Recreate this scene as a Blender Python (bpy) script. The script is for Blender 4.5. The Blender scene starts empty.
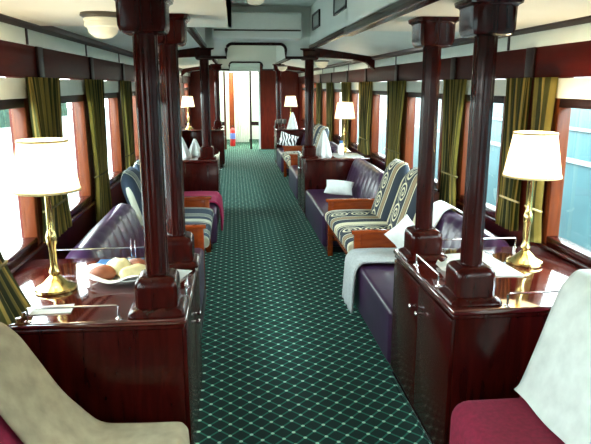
import bpy, bmesh, math, random
from mathutils import Vector, Matrix
random.seed(7)
sc = bpy.context.scene
COL = sc.collection
PI = math.pi

# ------------------------------------------------------------------ camera, world, light, exposure
F_PX, CXP, CYP, VPX, VPY, EYE = 600.0, 295.5, 222.0, 233.0, 85.0, 1.66
pitch = math.atan2(CYP - VPY, F_PX)
vv = Vector((VPX - CXP, CYP - VPY, -F_PX)).normalized()       # aisle direction in camera axes
zz = Vector((0, math.cos(pitch), math.sin(pitch)))            # up in camera axes
rr = vv.cross(zz).normalized()
cam_data = bpy.data.cameras.new('camera')
cam = bpy.data.objects.new('camera', cam_data)
COL.objects.link(cam)
cam.matrix_world = Matrix.Translation((0, 0, EYE)) @ Matrix((rr, vv, zz)).to_4x4()
cam_data.sensor_width = 36.0
cam_data.lens = F_PX / 591.0 * 36.0
cam_data.clip_start = 0.02
sc.camera = cam

sc.view_settings.view_transform = 'Standard'
sc.view_settings.look = 'None'
sc.view_settings.gamma = 1.0
sc.view_settings.use_curve_mapping = False
sc.view_settings.exposure = 1.2

W = bpy.data.worlds.new('daylight')
sc.world = W
W.use_nodes = True
wn, wl = W.node_tree.nodes, W.node_tree.links
bg = wn['Background']
tc = wn.new('ShaderNodeTexCoord'); sx = wn.new('ShaderNodeSeparateXYZ'); rp = wn.new('ShaderNodeValToRGB')
wl.new(tc.outputs['Generated'], sx.inputs[0]); wl.new(sx.outputs['Z'], rp.inputs[0]); wl.new(rp.outputs[0], bg.inputs['Color'])
rp.color_ramp.elements[0].position = 0.0; rp.color_ramp.elements[0].color = (1.0, 1.0, 0.95, 1)
rp.color_ramp.elements[1].position = 0.6; rp.color_ramp.elements[1].color = (0.88, 0.95, 1.0, 1)
bg.inputs['Strength'].default_value = 9.0
BULB_W = 4.5

# ------------------------------------------------------------------ material helpers
def _bsdf(name):
    m = bpy.data.materials.new(name); m.use_nodes = True
    return m, m.node_tree.nodes, m.node_tree.links, m.node_tree.nodes['Principled BSDF']

def ramp(nodes, stops, interp='LINEAR'):
    r = nodes.new('ShaderNodeValToRGB'); r.color_ramp.interpolation = interp
    e = r.color_ramp.elements
    while len(e) < len(stops): e.new(0.5)
    for i, (p, c) in enumerate(stops):
        e[i].position = p; e[i].color = (*c, 1)
    return r

def plain(name, col, rough=0.5, metal=0.0, coat=0.0, var=0.12, scale=30, bump=0.0, sheen=0.0):
    m, n, l, b = _bsdf(name)
    t = n.new('ShaderNodeTexCoord'); nz = n.new('ShaderNodeTexNoise'); nz.inputs['Scale'].default_value = scale
    nz.inputs['Detail'].default_value = 4
    l.new(t.outputs['Object'], nz.inputs['Vector'])
    lo = tuple(c * (1 - var) for c in col); hi = tuple(min(1, c * (1 + var)) for c in col)
    r = ramp(n, [(0.3, lo), (0.7, hi)]); l.new(nz.outputs['Fac'], r.inputs[0]); l.new(r.outputs[0], b.inputs['Base Color'])
    b.inputs['Roughness'].default_value = rough; b.inputs['Metallic'].default_value = metal
    b.inputs['Coat Weight'].default_value = coat; b.inputs['Coat Roughness'].default_value = 0.08
    b.inputs['Sheen Weight'].default_value = sheen
    if bump:
        bp = n.new('ShaderNodeBump'); bp.inputs['Strength'].default_value = bump; bp.inputs['Distance'].default_value = 0.004
        l.new(nz.outputs['Fac'], bp.inputs['Height']); l.new(bp.outputs[0], b.inputs['Normal'])
    return m

def wood(name, dark, light, rough=0.22, coat=0.2, stretch=(9, 9, 1.2), spec=0.22):
    m, n, l, b = _bsdf(name)
    t = n.new('ShaderNodeTexCoord'); mp = n.new('ShaderNodeMapping'); mp.inputs['Scale'].default_value = stretch
    nz = n.new('ShaderNodeTexNoise'); nz.inputs['Scale'].default_value = 2.2; nz.inputs['Detail'].default_value = 8; nz.inputs['Distortion'].default_value = 1.4
    l.new(t.outputs['Object'], mp.inputs[0]); l.new(mp.outputs[0], nz.inputs['Vector'])
    b.inputs['Specular IOR Level'].default_value = spec
    r = ramp(n, [(0.25, dark), (0.85, light)]); l.new(nz.outputs['Fac'], r.inputs[0]); l.new(r.outputs[0], b.inputs['Base Color'])
    b.inputs['Roughness'].default_value = rough; b.inputs['Coat Weight'].default_value = coat; b.inputs['Coat Roughness'].default_value = 0.07
    return m

def emit(name, col, strength, mixcol=None):
    m, n, l, b = _bsdf(name)
    b.inputs['Base Color'].default_value = (*(mixcol or col), 1); b.inputs['Roughness'].default_value = 0.4
    b.inputs['Emission Color'].default_value = (*col, 1); b.inputs['Emission Strength'].default_value = strength
    return m

def mathn(n, l, op, a, b=None, c=None):
    x = n.new('ShaderNodeMath'); x.operation = op
    for i, v in enumerate((a, b, c)):
        if v is None: continue
        if isinstance(v, (int, float)): x.inputs[i].default_value = v
        else: l.new(v, x.inputs[i])
    return x.outputs[0]

M = {}
M['mahogany'] = wood('mahogany', (0.014, 0.0011, 0.0008), (0.052, 0.0038, 0.0019), rough=0.22, coat=0.12)
M['mahogany_top'] = wood('mahogany_top', (0.040, 0.004, 0.003), (0.105, 0.011, 0.006), rough=0.10, coat=1.0, stretch=(2, 8, 8), spec=0.9)
M['mahogany_top'].node_tree.nodes['Principled BSDF'].inputs['Coat IOR'].default_value = 1.75
M['mahogany_panel'] = wood('mahogany_panel', (0.060, 0.0045, 0.0022), (0.135, 0.012, 0.005), rough=0.32, coat=0.05)
M['header'] = wood('header', (0.048, 0.0034, 0.0022), (0.080, 0.0062, 0.0034), rough=0.45, coat=0.0, spec=0.08, stretch=(12, 1.6, 12))
M['partition'] = wood('partition', (0.10, 0.008, 0.0035), (0.22, 0.022, 0.008), rough=0.35, coat=0.05)
M['jamb'] = wood('jamb', (0.085, 0.017, 0.006), (0.19, 0.044, 0.012), rough=0.3, coat=0.05)  # mahogany lightened: daylight on the window jambs put into the colour
M['settee_wood'] = wood('settee_wood', (0.20, 0.028, 0.006), (0.38, 0.070, 0.012), rough=0.18, coat=0.4, stretch=(1.6, 12, 12))
M['trim_dark'] = wood('trim_dark', (0.012, 0.0035, 0.003), (0.030, 0.008, 0.006), rough=0.45, coat=0.05)
M['ceiling'] = plain('ceiling', (0.93, 0.91, 0.80), 0.55, var=0.02, scale=4)
M['ceiling_far'] = plain('ceiling_far', (0.84, 0.92, 0.86), 0.5, var=0.02, scale=4)
M['white_panel'] = plain('white_panel', (0.90, 0.94, 0.88), 0.45, var=0.02, scale=4)
M['strip'] = plain('strip', (0.88, 0.93, 0.84), 0.35, var=0.03, scale=6)
M['blind'] = plain('blind', (0.90, 0.90, 0.80), 0.8, var=0.03, scale=12)
M['leather'] = plain('leather', (0.038, 0.013, 0.044), 0.32, var=0.25, scale=9, bump=0.15, coat=0.15)
M['velvet'] = plain('velvet', (0.22, 0.005, 0.032), 0.9, var=0.2, scale=60, bump=0.25)
M['magenta'] = plain('magenta', (0.26, 0.003, 0.045), 0.95, var=0.15, scale=50, bump=0.2)
M['cover_white'] = plain('cover_white', (0.62, 0.66, 0.62), 0.9, var=0.10, scale=16, bump=0.3)
M['cover_beige'] = plain('cover_beige', (0.36, 0.30, 0.19), 0.9, var=0.18, scale=16, bump=0.3)
M['throw'] = plain('throw', (0.47, 0.49, 0.48), 0.95, var=0.12, scale=60, bump=0.5)
M['linen'] = plain('linen', (0.86, 0.88, 0.84), 0.85, var=0.06, scale=20, bump=0.2)
M['brass'] = plain('brass', (0.78, 0.58, 0.22), 0.2, metal=1.0, var=0.06, scale=8)
M['chrome'] = plain('chrome', (0.82, 0.83, 0.85), 0.15, metal=1.0, var=0.03, scale=8)
M['dark_metal'] = plain('dark_metal', (0.10, 0.085, 0.07), 0.4, metal=0.6)
M['mesh_grey'] = plain('mesh_grey', (0.34, 0.37, 0.34), 0.7, var=0.2, scale=90)
M['glow_glass'] = emit('glow_glass', (1.0, 0.90, 0.62), 0.10, (0.85, 0.82, 0.66))
M['china'] = plain('china', (0.85, 0.86, 0.84), 0.2, coat=0.5, var=0.03)
M['crust'] = plain('crust', (0.24, 0.07, 0.028), 0.6, var=0.35, scale=18, bump=0.3)
M['pale_bread'] = plain('pale_bread', (0.68, 0.60, 0.33), 0.7, var=0.2, scale=16, bump=0.3)
M['blue_tint'] = plain('blue_tint', (0.07, 0.20, 0.42), 0.8, var=0.15, scale=40)
M['ext_red'] = plain('ext_red', (0.62, 0.02, 0.02), 0.3, coat=0.4)
M['ext_label'] = plain('ext_label', (0.12, 0.18, 0.55), 0.5)
M['corridor_white'] = plain('corridor_white', (0.88, 0.92, 0.86), 0.5, var=0.02)
M['rope'] = plain('rope', (0.70, 0.58, 0.30), 0.8, var=0.2, scale=80)
M['tie_cord'] = plain('tie_cord', (0.16, 0.13, 0.035), 0.8, var=0.2, scale=80)
M['black'] = plain('black', (0.012, 0.010, 0.010), 0.4)
M['teal_body'] = plain('teal_body', (0.042, 0.115, 0.130), 0.45, var=0.12, scale=2)
M['pale_body'] = plain('pale_body', (0.30, 0.36, 0.36), 0.45, var=0.06, scale=2)
M['ballast'] = plain('ballast', (0.22, 0.24, 0.23), 0.95, var=0.25, scale=6)
M['hedge'] = plain('hedge', (0.030, 0.065, 0.045), 0.9, var=0.5, scale=3)

def shade_mat():
    m, n, l, b = _bsdf('lamp_shade')
    out = n['Material Output']
    tr = n.new('ShaderNodeBsdfTranslucent'); tr.inputs['Color'].default_value = (1.0, 0.90, 0.70, 1)
    df = n.new('ShaderNodeBsdfDiffuse'); df.inputs['Color'].default_value = (0.92, 0.88, 0.74, 1)
    mx = n.new('ShaderNodeMixShader'); mx.inputs[0].default_value = 0.5
    em = n.new('ShaderNodeEmission'); em.inputs['Color'].default_value = (1.0, 0.93, 0.76, 1); em.inputs['Strength'].default_value = 0.35
    ad = n.new('ShaderNodeAddShader')
    l.new(df.outputs[0], mx.inputs[1]); l.new(tr.outputs[0], mx.inputs[2])
    l.new(mx.outputs[0], ad.inputs[0]); l.new(em.outputs[0], ad.inputs[1]); l.new(ad.outputs[0], out.inputs['Surface'])
    return m
M['shade'] = shade_mat()

def glass_mat():
    m, n, l, b = _bsdf('window_glass')
    out = n['Material Output']
    tp = n.new('ShaderNodeBsdfTransparent'); tp.inputs['Color'].default_value = (0.90, 0.98, 0.98, 1)
    gl = n.new('ShaderNodeBsdfGlossy'); gl.inputs['Roughness'].default_value = 0.02
    fr = n.new('ShaderNodeFresnel'); fr.inputs['IOR'].default_value = 1.45
    mx = n.new('ShaderNodeMixShader')
    ge = n.new('ShaderNodeNewGeometry')               # reflect off the outer face only, let the inner face pass
    l.new(mathn(n, l, 'MULTIPLY', fr.outputs[0], mathn(n, l, 'SUBTRACT', 1.0, ge.outputs['Backfacing'])), mx.inputs[0]); l.new(tp.outputs[0], mx.inputs[1]); l.new(gl.outputs[0], mx.inputs[2]); l.new(mx.outputs[0], out.inputs['Surface'])
    return m
M['glass'] = glass_mat()

def carpet_mat():
    m, n, l, b = _bsdf('carpet')
    t = n.new('ShaderNodeTexCoord'); s = n.new('ShaderNodeSeparateXYZ'); l.new(t.outputs['Object'], s.inputs[0])
    x, y = s.outputs['X'], s.outputs['Y']
    P = 0.103
    u = mathn(n, l, 'DIVIDE', mathn(n, l, 'ADD', x, y), P); v = mathn(n, l, 'DIVIDE', mathn(n, l, 'SUBTRACT', x, y), P)
    du = mathn(n, l, 'PINGPONG', u, 0.5); dv = mathn(n, l, 'PINGPONG', v, 0.5)
    near = mathn(n, l, 'MINIMUM', du, dv)
    line = mathn(n, l, 'LESS_THAN', near, 0.068)
    far = mathn(n, l, 'SQRT', mathn(n, l, 'ADD', mathn(n, l, 'MULTIPLY', du, du), mathn(n, l, 'MULTIPLY', dv, dv)))
    dot = mathn(n, l, 'LESS_THAN', far, 0.125)
    nz = n.new('ShaderNodeTexNoise'); nz.inputs['Scale'].default_value = 220; l.new(t.outputs['Object'], nz.inputs['Vector'])
    base = ramp(n, [(0.3, (0.0010, 0.017, 0.012)), (0.7, (0.003, 0.036, 0.026))]); l.new(nz.outputs['Fac'], base.inputs[0])
    m1 = n.new('ShaderNodeMix'); m1.data_type = 'RGBA'; l.new(line, m1.inputs['Factor']); l.new(base.outputs[0], m1.inputs['A']); m1.inputs['B'].default_value = (0.018, 0.185, 0.125, 1)
    m2 = n.new('ShaderNodeMix'); m2.data_type = 'RGBA'; l.new(dot, m2.inputs['Factor']); l.new(m1.outputs['Result'], m2.inputs['A']); m2.inputs['B'].default_value = (0.50, 0.80, 0.62, 1)
    l.new(m2.outputs['Result'], b.inputs['Base Color'])
    b.inputs['Roughness'].default_value = 0.95
    bp = n.new('ShaderNodeBump'); bp.inputs['Strength'].default_value = 0.3; bp.inputs['Distance'].default_value = 0.003
    l.new(nz.outputs['Fac'], bp.inputs['Height']); l.new(bp.outputs[0], b.inputs['Normal'])
    return m
M['carpet'] = carpet_mat()

def curtain_mat():
    m, n, l, b = _bsdf('curtain_cloth')
    out = n['Material Output']
    uv = n.new('ShaderNodeTexCoord'); s = n.new('ShaderNodeSeparateXYZ'); l.new(uv.outputs['UV'], s.inputs[0])
    f = mathn(n, l, 'FRACT', mathn(n, l, 'MULTIPLY', s.outputs['X'], 13.0))
    r = ramp(n, [(0.0, (0.42, 0.33, 0.075)), (0.24, (0.42, 0.33, 0.075)), (0.26, (0.15, 0.14, 0.032)), (0.48, (0.15, 0.14, 0.032)),
                 (0.50, (0.62, 0.46, 0.12)), (0.62, (0.62, 0.46, 0.12)), (0.64, (0.070, 0.080, 0.020)), (0.86, (0.070, 0.080, 0.020)), (0.88, (0.30, 0.25, 0.06))])
    l.new(f, r.inputs[0]); l.new(r.outputs[0], b.inputs['Base Color'])
    b.inputs['Roughness'].default_value = 0.6
    tr = n.new('ShaderNodeBsdfTranslucent'); l.new(r.outputs[0], tr.inputs['Color'])
    mx = n.new('ShaderNodeMixShader'); mx.inputs[0].default_value = 0.35
    l.new(b.outputs[0], mx.inputs[1]); l.new(tr.outputs[0], mx.inputs[2]); l.new(mx.outputs[0], out.inputs['Surface'])
    return m
M['curtain'] = curtain_mat()

def tapestry_mat(name, dark, mid, pale, scroll=True):
    # u runs across the cushion (0..1), v along it in metres
    m, n, l, b = _bsdf(name)
    t = n.new('ShaderNodeTexCoord'); s = n.new('ShaderNodeSeparateXYZ'); l.new(t.outputs['UV'], s.inputs[0])
    u, v = s.outputs['X'], s.outputs['Y']
    bands = ramp(n, [(0.0, pale), (0.05, dark), (0.20, pale), (0.23, dark), (0.25, mid), (0.36, dark), (0.38, pale), (0.41, dark), (0.80, pale),
                     (0.83, dark), (0.86, pale), (0.94, mid)], 'CONSTANT')
    l.new(u, bands.inputs[0])
    res = bands.outputs[0]
    if scroll:
        uc = mathn(n, l, 'MULTIPLY', mathn(n, l, 'SUBTRACT', u, 0.605), 0.66)
        vc = mathn(n, l, 'SUBTRACT', mathn(n, l, 'MULTIPLY', mathn(n, l, 'FRACT', mathn(n, l, 'DIVIDE', v, 0.19)), 0.19), 0.095)
        rad = mathn(n, l, 'SQRT', mathn(n, l, 'ADD', mathn(n, l, 'MULTIPLY', uc, uc), mathn(n, l, 'MULTIPLY', vc, vc)))
        ang = mathn(n, l, 'ARCTAN2', vc, uc)
        sp = mathn(n, l, 'FRACT', mathn(n, l, 'ADD', mathn(n, l, 'DIVIDE', rad, 0.042), mathn(n, l, 'DIVIDE', ang, 2 * PI)))
        on = mathn(n, l, 'MULTIPLY', mathn(n, l, 'LESS_THAN', sp, 0.44), mathn(n, l, 'LESS_THAN', rad, 0.098))
        mx = n.new('ShaderNodeMix'); mx.data_type = 'RGBA'; l.new(on, mx.inputs['Factor']); l.new(res, mx.inputs['A']); mx.inputs['B'].default_value = (*pale, 1)
        res = mx.outputs['Result']
    l.new(res, b.inputs['Base Color']); b.inputs['Roughness'].default_value = 0.85
    return m
M['tapestry'] = tapestry_mat('tapestry', (0.020, 0.030, 0.045), (0.36, 0.24, 0.13), (0.78, 0.72, 0.50))
M['stripe_blue'] = tapestry_mat('stripe_blue', (0.020, 0.035, 0.060), (0.20, 0.22, 0.18), (0.52, 0.52, 0.40), scroll=False)

def zebra_mat():
    m, n, l, b = _bsdf('zebra_cloth')
    t = n.new('ShaderNodeTexCoord'); w = n.new('ShaderNodeTexWave'); w.inputs['Scale'].default_value = 5; w.inputs['Distortion'].default_value = 9; w.inputs['Detail Scale'].default_value = 1.2
    l.new(t.outputs['Object'], w.inputs['Vector']); r = ramp(n, [(0.0, (0.02, 0.02, 0.02)), (0.42, (0.85, 0.85, 0.82))], 'CONSTANT')
    l.new(w.outputs['Fac'], r.inputs[0]); l.new(r.outputs[0], b.inputs['Base Color']); b.inputs['Roughness'].default_value = 0.8
    return m
M['zebra'] = zebra_mat()

# ------------------------------------------------------------------ mesh helpers
class MB:
    def __init__(s): s.bm = bmesh.new()
    def box(s, x0, x1, y0, y1, z0, z1, bev=0.0, seg=2):
        r = bmesh.ops.create_cube(s.bm, size=1.0)
        for v in r['verts']:
            v.co = Vector(((x0 + x1) / 2 + v.co.x * (x1 - x0), (y0 + y1) / 2 + v.co.y * (y1 - y0), (z0 + z1) / 2 + v.co.z * (z1 - z0)))
        if bev > 0:
            es = list({e for v in r['verts'] for e in v.link_edges})
            bmesh.ops.bevel(s.bm, geom=es, offset=bev, segments=seg, profile=0.5, affect='EDGES')
        return s
    def rings(s, rings, cap=True):
        rows = [[s.bm.verts.new(p) for p in ring] for ring in rings]
        k = len(rows[0])
        for a, b in zip(rows, rows[1:]):
            for i in range(k):
                s.bm.faces.new((a[i], a[(i + 1) % k], b[(i + 1) % k], b[i]))
        if cap:
            s.bm.faces.new(rows[0][::-1]); s.bm.faces.new(rows[-1])
        return s
    def lathe(s, prof, cx, cy, n=32, cap=True):
        return s.rings([[(cx + r * math.cos(2 * PI * i / n), cy + r * math.sin(2 * PI * i / n), z) for i in range(n)] for r, z in prof], cap)
    def square_loft(s, prof, cx, cy, n=40, p=7.0):
        def pt(h, i):
            a = 2 * PI * (i + 0.5) / n; c, d = math.cos(a), math.sin(a)
            k = (abs(c) ** p + abs(d) ** p) ** (-1 / p)
            return cx + h * k * c, cy + h * k * d
        return s.rings([[(*pt(h, i), z) for i in range(n)] for h, z in prof])
    def tube(s, pts, r, n=8):
        pts = [Vector(p) for p in pts]; rings = []
        for i, p in enumerate(pts):
            d = (pts[min(i + 1, len(pts) - 1)] - pts[max(i - 1, 0)]).normalized()
            up = Vector((0, 0, 1)) if abs(d.z) < 0.9 else Vector((1, 0, 0))
            a = d.cross(up).normalized(); b = d.cross(a)
            rings.append([p + a * r * math.cos(2 * PI * k / n) + b * r * math.sin(2 * PI * k / n) for k in range(n)])
        return s.rings(rings)
    def prism(s, poly, y0, y1):                       # poly of (x, z), swept along y
        return s.rings([[(x, y0, z) for x, z in poly], [(x, y1, z) for x, z in poly]])
    def prism_x(s, poly, x0, x1):                     # poly of (y, z), swept along x
        return s.rings([[(x0, y, z) for y, z in poly], [(x1, y, z) for y, z in poly]])
    def prism_z(s, poly, z0, z1):
        return s.rings([[(x, y, z0) for x, y in poly], [(x, y, z1) for x, y in poly]])
    def sheet(s, fn, nu, nv, thick=0.0, uv=None):     # fn(u, v) -> point
        g = [[s.bm.verts.new(fn(i / nu, j / nv)) for j in range(nv + 1)] for i in range(nu + 1)]
        lay = s.bm.loops.layers.uv.verify() if uv else None
        fs = []
        for i in range(nu):
            for j in range(nv):
                f = s.bm.faces.new((g[i][j], g[i + 1][j], g[i + 1][j + 1], g[i][j + 1])); fs.append(f)
                if lay:
                    for lp, (a, b) in zip(f.loops, ((i, j), (i + 1, j), (i + 1, j + 1), (i, j + 1))):
                        lp[lay].uv = uv(a / nu, b / nv)
        if thick: bmesh.ops.solidify(s.bm, geom=fs, thickness=thick)
        return s
    def ball(s, c, rx, ry, rz, seg=20):
        r = bmesh.ops.create_uvsphere(s.bm, u_segments=seg, v_segments=seg // 2, radius=1.0)
        for v in r['verts']: v.co = Vector((c[0] + v.co.x * rx, c[1] + v.co.y * ry, c[2] + v.co.z * rz))
        return s
    def rot(s, mat):
        for v in s.bm.verts: v.co = mat @ v.co
        return s
    def build(s, name, mat, parent=None, uv=None, sharp=35, loc=None):
        me = bpy.data.meshes.new(name)
        bmesh.ops.recalc_face_normals(s.bm, faces=s.bm.faces)
        o = Vector((0, 0, 0))
        if parent is not None:
            p = parent
            while p is not None: o += p.location; p = p.parent
        elif loc is not None: o = Vector(loc)
        if uv:
            lay = s.bm.loops.layers.uv.verify()
            for f in s.bm.faces:
                for lp in f.loops: lp[lay].uv = uv(lp.vert.co)
        for v in s.bm.verts: v.co -= o
        for f in s.bm.faces: f.smooth = True
        s.bm.to_mesh(me); s.bm.free()
        me.set_sharp_from_angle(angle=math.radians(sharp))
        me.materials.append(M[mat])
        ob = bpy.data.objects.new(name, me); COL.objects.link(ob)
        if parent is not None: ob.parent = parent
        elif loc is not None: ob.location = loc
        return ob

def tag(o, label, cat, group=None):
    o['label'] = label; o['category'] = cat
    if group: o['group'] = group
    return o
def thing(name, loc, label, cat, group=None):
    o = bpy.data.objects.new(name, None); COL.objects.link(o); o.location = loc
    o.empty_display_size = 0.1
    return tag(o, label, cat, group)
def struct(o):
    o['kind'] = 'structure'; return o
def copy_tree(o, loc, label):
    def cp(x, par):
        c = x.copy(); COL.objects.link(c)
        if par is not None: c.parent = par
        for ch in [k for k in x.children]: cp(ch, c)
        return c
    c = cp(o, None); c.location = loc; c['label'] = label
    return c

# ------------------------------------------------------------------ the car body
XL, XR = -1.10, 1.72
AL, AR = -0.20, 0.86                                    # cabinet faces along the aisle
YB, YF = -2.6, 16.0                                     # behind the camera, far partition
SILL, HEAD = 0.80, 1.70
def SX(side, d): return AR + d if side == 'right' else AL - d
openL = [(-1.9, -0.95), (-0.5, 0.45), (0.9, 1.85), (2.42, 3.38), (3.86, 4.66), (5.12, 5.98), (6.55, 7.3), (7.9, 8.75), (9.4, 10.2), (10.8, 11.6), (12.2, 13.0), (13.9, 15.2)]
openR = [(-1.9, -0.95), (-0.5, 0.45), (0.7, 1.65), (2.05, 3.12), (3.68, 4.42), (4.85, 5.95), (6.65, 7.45), (8.15, 8.8), (9.45, 10.3), (10.9, 11.7), (12.2, 13.0), (13.9, 15.2)]

o = MB().box(XL - 0.1, XR + 0.1, YB - 0.1, 19.0, -0.08, 0.0).build('floor', 'carpet'); struct(o)

def wall(side, opens):
    x0, x1 = (XL - 0.09, XL) if side == 'left' else (XR, XR + 0.09)
    m = MB()
    m.box(x0, x1, YB, 19.0, 0, SILL)
    m.box(x0, x1, YB, 19.0, 1.87, 2.10)
    e = YB
    for a, b in opens + [(19.0, 19.0)]:
        m.box(x0, x1, e, a, SILL, 1.87); e = b
    for a, b in opens: m.box(x0, x1, a, b, HEAD, 1.87)
    struct(m.build('wall_' + side, 'mahogany_panel'))
    s = 1 if side == 'left' else -1
    xi = XL if side == 'left' else XR
    # pelmet board above the windows, pale ventilator strip above it, dark moulding on top
    t = MB().box(*sorted((xi, xi + s * 0.015)), YB, YF, HEAD, 1.868, 0.003).build('trim_1' if side == 'left' else 'trim_2', 'header'); struct(t)
    for k, (a, b) in enumerate(zip(opens, opens[1:])):
        yc = (a[1] + b[0]) / 2
        p = MB().box(*sorted((xi + s * 0.015, xi + s * 0.03)), yc - 0.05, yc + 0.05, HEAD, 1.868, 0.003).build('post_face', 'trim_dark', t)
    st = MB().box(*sorted((xi, xi + s * 0.02)), YB, YF, 1.868, 1.95, 0.002).build('trim_3' if side == 'left' else 'trim_4', 'strip'); struct(st)
    for k in range(14):
        y = -2.0 + k * 1.32 + (0.42 if side == 'right' else 0.15)
        MB().box(*sorted((xi + s * 0.02, xi + s * 0.026)), y - 0.012, y + 0.012, 1.868, 1.95).build('strip_divider', 'trim_dark', st)
    tt = MB().prism([(xi, 1.95), (xi + s * 0.03, 1.95), (xi + s * 0.06, 1.965), (xi + s * 0.07, 2.03), (xi, 2.03)], YB, YF)
    struct(tt.build('trim_5' if side == 'left' else 'trim_6', 'trim_dark'))
    r = MB().box(*sorted((xi, xi + s * 0.03)), YB, YF, 0.0, 0.10, 0.004).build('baseboard_' + side, 'mahogany'); struct(r)
wall('left', openL); wall('right', openR)

def window(n, side, a, b):
    s = 1 if side == 'left' else -1
    xi = XL if side == 'left' else XR
    m = MB(); f = 0.055
    X = lambda p, q: sorted((xi - s * p, xi + s * q))
    m.box(*X(0.06, 0.012), a, a + f, SILL, HEAD, 0.004); m.box(*X(0.06, 0.012), b - f, b, SILL, HEAD, 0.004)
    fr = m.build('window_%d' % n, 'jamb'); struct(fr)
    MB().box(*X(0.06, 0.012), a + f, b - f, SILL, SILL + 0.045, 0.004).build('bottom_rail', 'mahogany', fr)
    MB().box(*X(0.06, 0.012), a + f, b - f, 1.545, 1.60, 0.004).build('top_rail', 'trim_dark', fr)
    MB().box(*X(0.01, 0.035), a - 0.02, b + 0.02, SILL - 0.02, SILL, 0.004).build('window_sill', 'mahogany', fr)
    MB().box(*X(0.045, -0.040), a + f, b - f, SILL + 0.04, 1.55).build('pane', 'glass', fr)
    return fr
nw = 0
ORD = ['nearest', 'second', 'third', 'fourth', 'fifth', 'sixth', 'seventh', 'eighth', 'ninth', 'tenth']
for side, opens in (('left', openL), ('right', openR)):
    for k, (a, b) in enumerate(opens):
        nw += 1; window(nw, side, a, b)
        xi = XL if side == 'left' else XR; s = 1 if side == 'left' else -1
        # day light portal of this window
        ld = bpy.data.lights.new('window_portal', 'AREA'); ld.shape = 'RECTANGLE'; ld.size = b - a; ld.size_y = 0.8
        ld.cycles.is_portal = True
        lo = bpy.data.objects.new('window_portal', ld); COL.objects.link(lo)
        lo.location = (xi - s * 0.10, (a + b) / 2, 1.2)
        lo.rotation_euler = Matrix(((0, 0, -s), (1, 0, 0), (0, -1, 0))).to_euler()   # -Z of the lamp points into the car
        if 3 <= k <= 9:
            bl = MB().box(*sorted((xi + s * 0.002, xi + s * 0.020)), a + 0.02, b - 0.02, 1.592, 1.695, 0.004).build('roller_blind', 'blind', loc=None)
            tag(bl, '%s white roller blind from the camera above a %s wall window' % (ORD[k - 3], side), 'blind', 'roller blinds pulled up on the %s wall' % side)

# ceiling: flat low deck near the camera, sloping lower decks further on, raised clerestory along the middle
YS = 3.7
m = MB()
m.box(XL, 0.0, YB, YS - 0.15, 1.975, 2.0); m.box(0.68, XR, YB, YS, 1.975, 2.0)
c0 = m.build('ceiling', 'ceiling'); struct(c0)
m = MB()
m.prism([(XL, 1.985), (-0.31, 2.10), (-0.31, 2.125), (XL, 2.01)], YS - 0.15, YF)
m.prism([(XR, 1.985), (0.92, 2.10), (0.92, 2.125), (XR, 2.01)], YS, YF)
struct(m.build('ceiling_low', 'ceiling_far'))
m = MB()
for x0, x1, y0, y1 in ((-0.02, 0.0, YB, YS - 0.15), (0.68, 0.70, YB, YS), (-0.33, -0.31, YS - 0.15, YF), (0.92, 0.94, YS, YF)):
    m.box(x0, x1, y0, y1, 1.975 if y0 < 0 else 2.10, 2.55)
m.box(-0.33, 0.0, YS - 0.17, YS - 0.15, 1.99, 2.55); m.box(0.68, 0.94, YS - 0.02, YS, 1.99, 2.55)
m.box(XL, -0.31, YS - 0.17, YS - 0.15, 1.99, 2.13); m.box(0.92, XR, YS - 0.02, YS, 1.99, 2.13)
struct(m.build('wall_clerestory', 'white_panel'))
struct(MB().box(-0.4, 1.0, YB, YF, 2.55, 2.58).build('ceiling_clerestory', 'ceiling_far'))
m = MB()
m.box(0.665, 0.72, YB, YS, 1.945, 1.99, 0.004)
m.box(0.905, 0.96, YS, YF, 2.07, 2.115, 0.004); m.box(-0.35, -0.295, YS - 0.15, YF, 2.07, 2.115, 0.004)
struct(m.build('trim_7', 'mahogany'))
struct(MB().box(XL - 0.1, XR + 0.1, YB - 0.06, YB, 0, 2.6).build('wall_back', 'mahogany_panel'))

# clerestory ventilators on the right
for i, (a, b) in enumerate(((4.96, 5.57), (6.50, 7.05), (3.95, 4.3))):
    if i == 2: continue
    t = thing('ventilator', (0.92, (a + b) / 2, 2.26), ('nearer' if i == 0 else 'farther') + ' dark framed ventilator in the white raised ceiling side, right of the aisle', 'ventilator', 'ceiling ventilators')
    fm = MB()
    for q in ((a, b, 2.26, 2.28), (a, b, 2.41, 2.43), (a, a + 0.02, 2.28, 2.41), (b - 0.02, b, 2.28, 2.41)): fm.box(0.902, 0.92, q[0], q[1], q[2], q[3])
    fm.build('frame', 'black', t)
    MB().box(0.912, 0.92, a + 0.02, b - 0.02, 2.28, 2.41).build('mesh_panel', 'mesh_grey', t)

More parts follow.
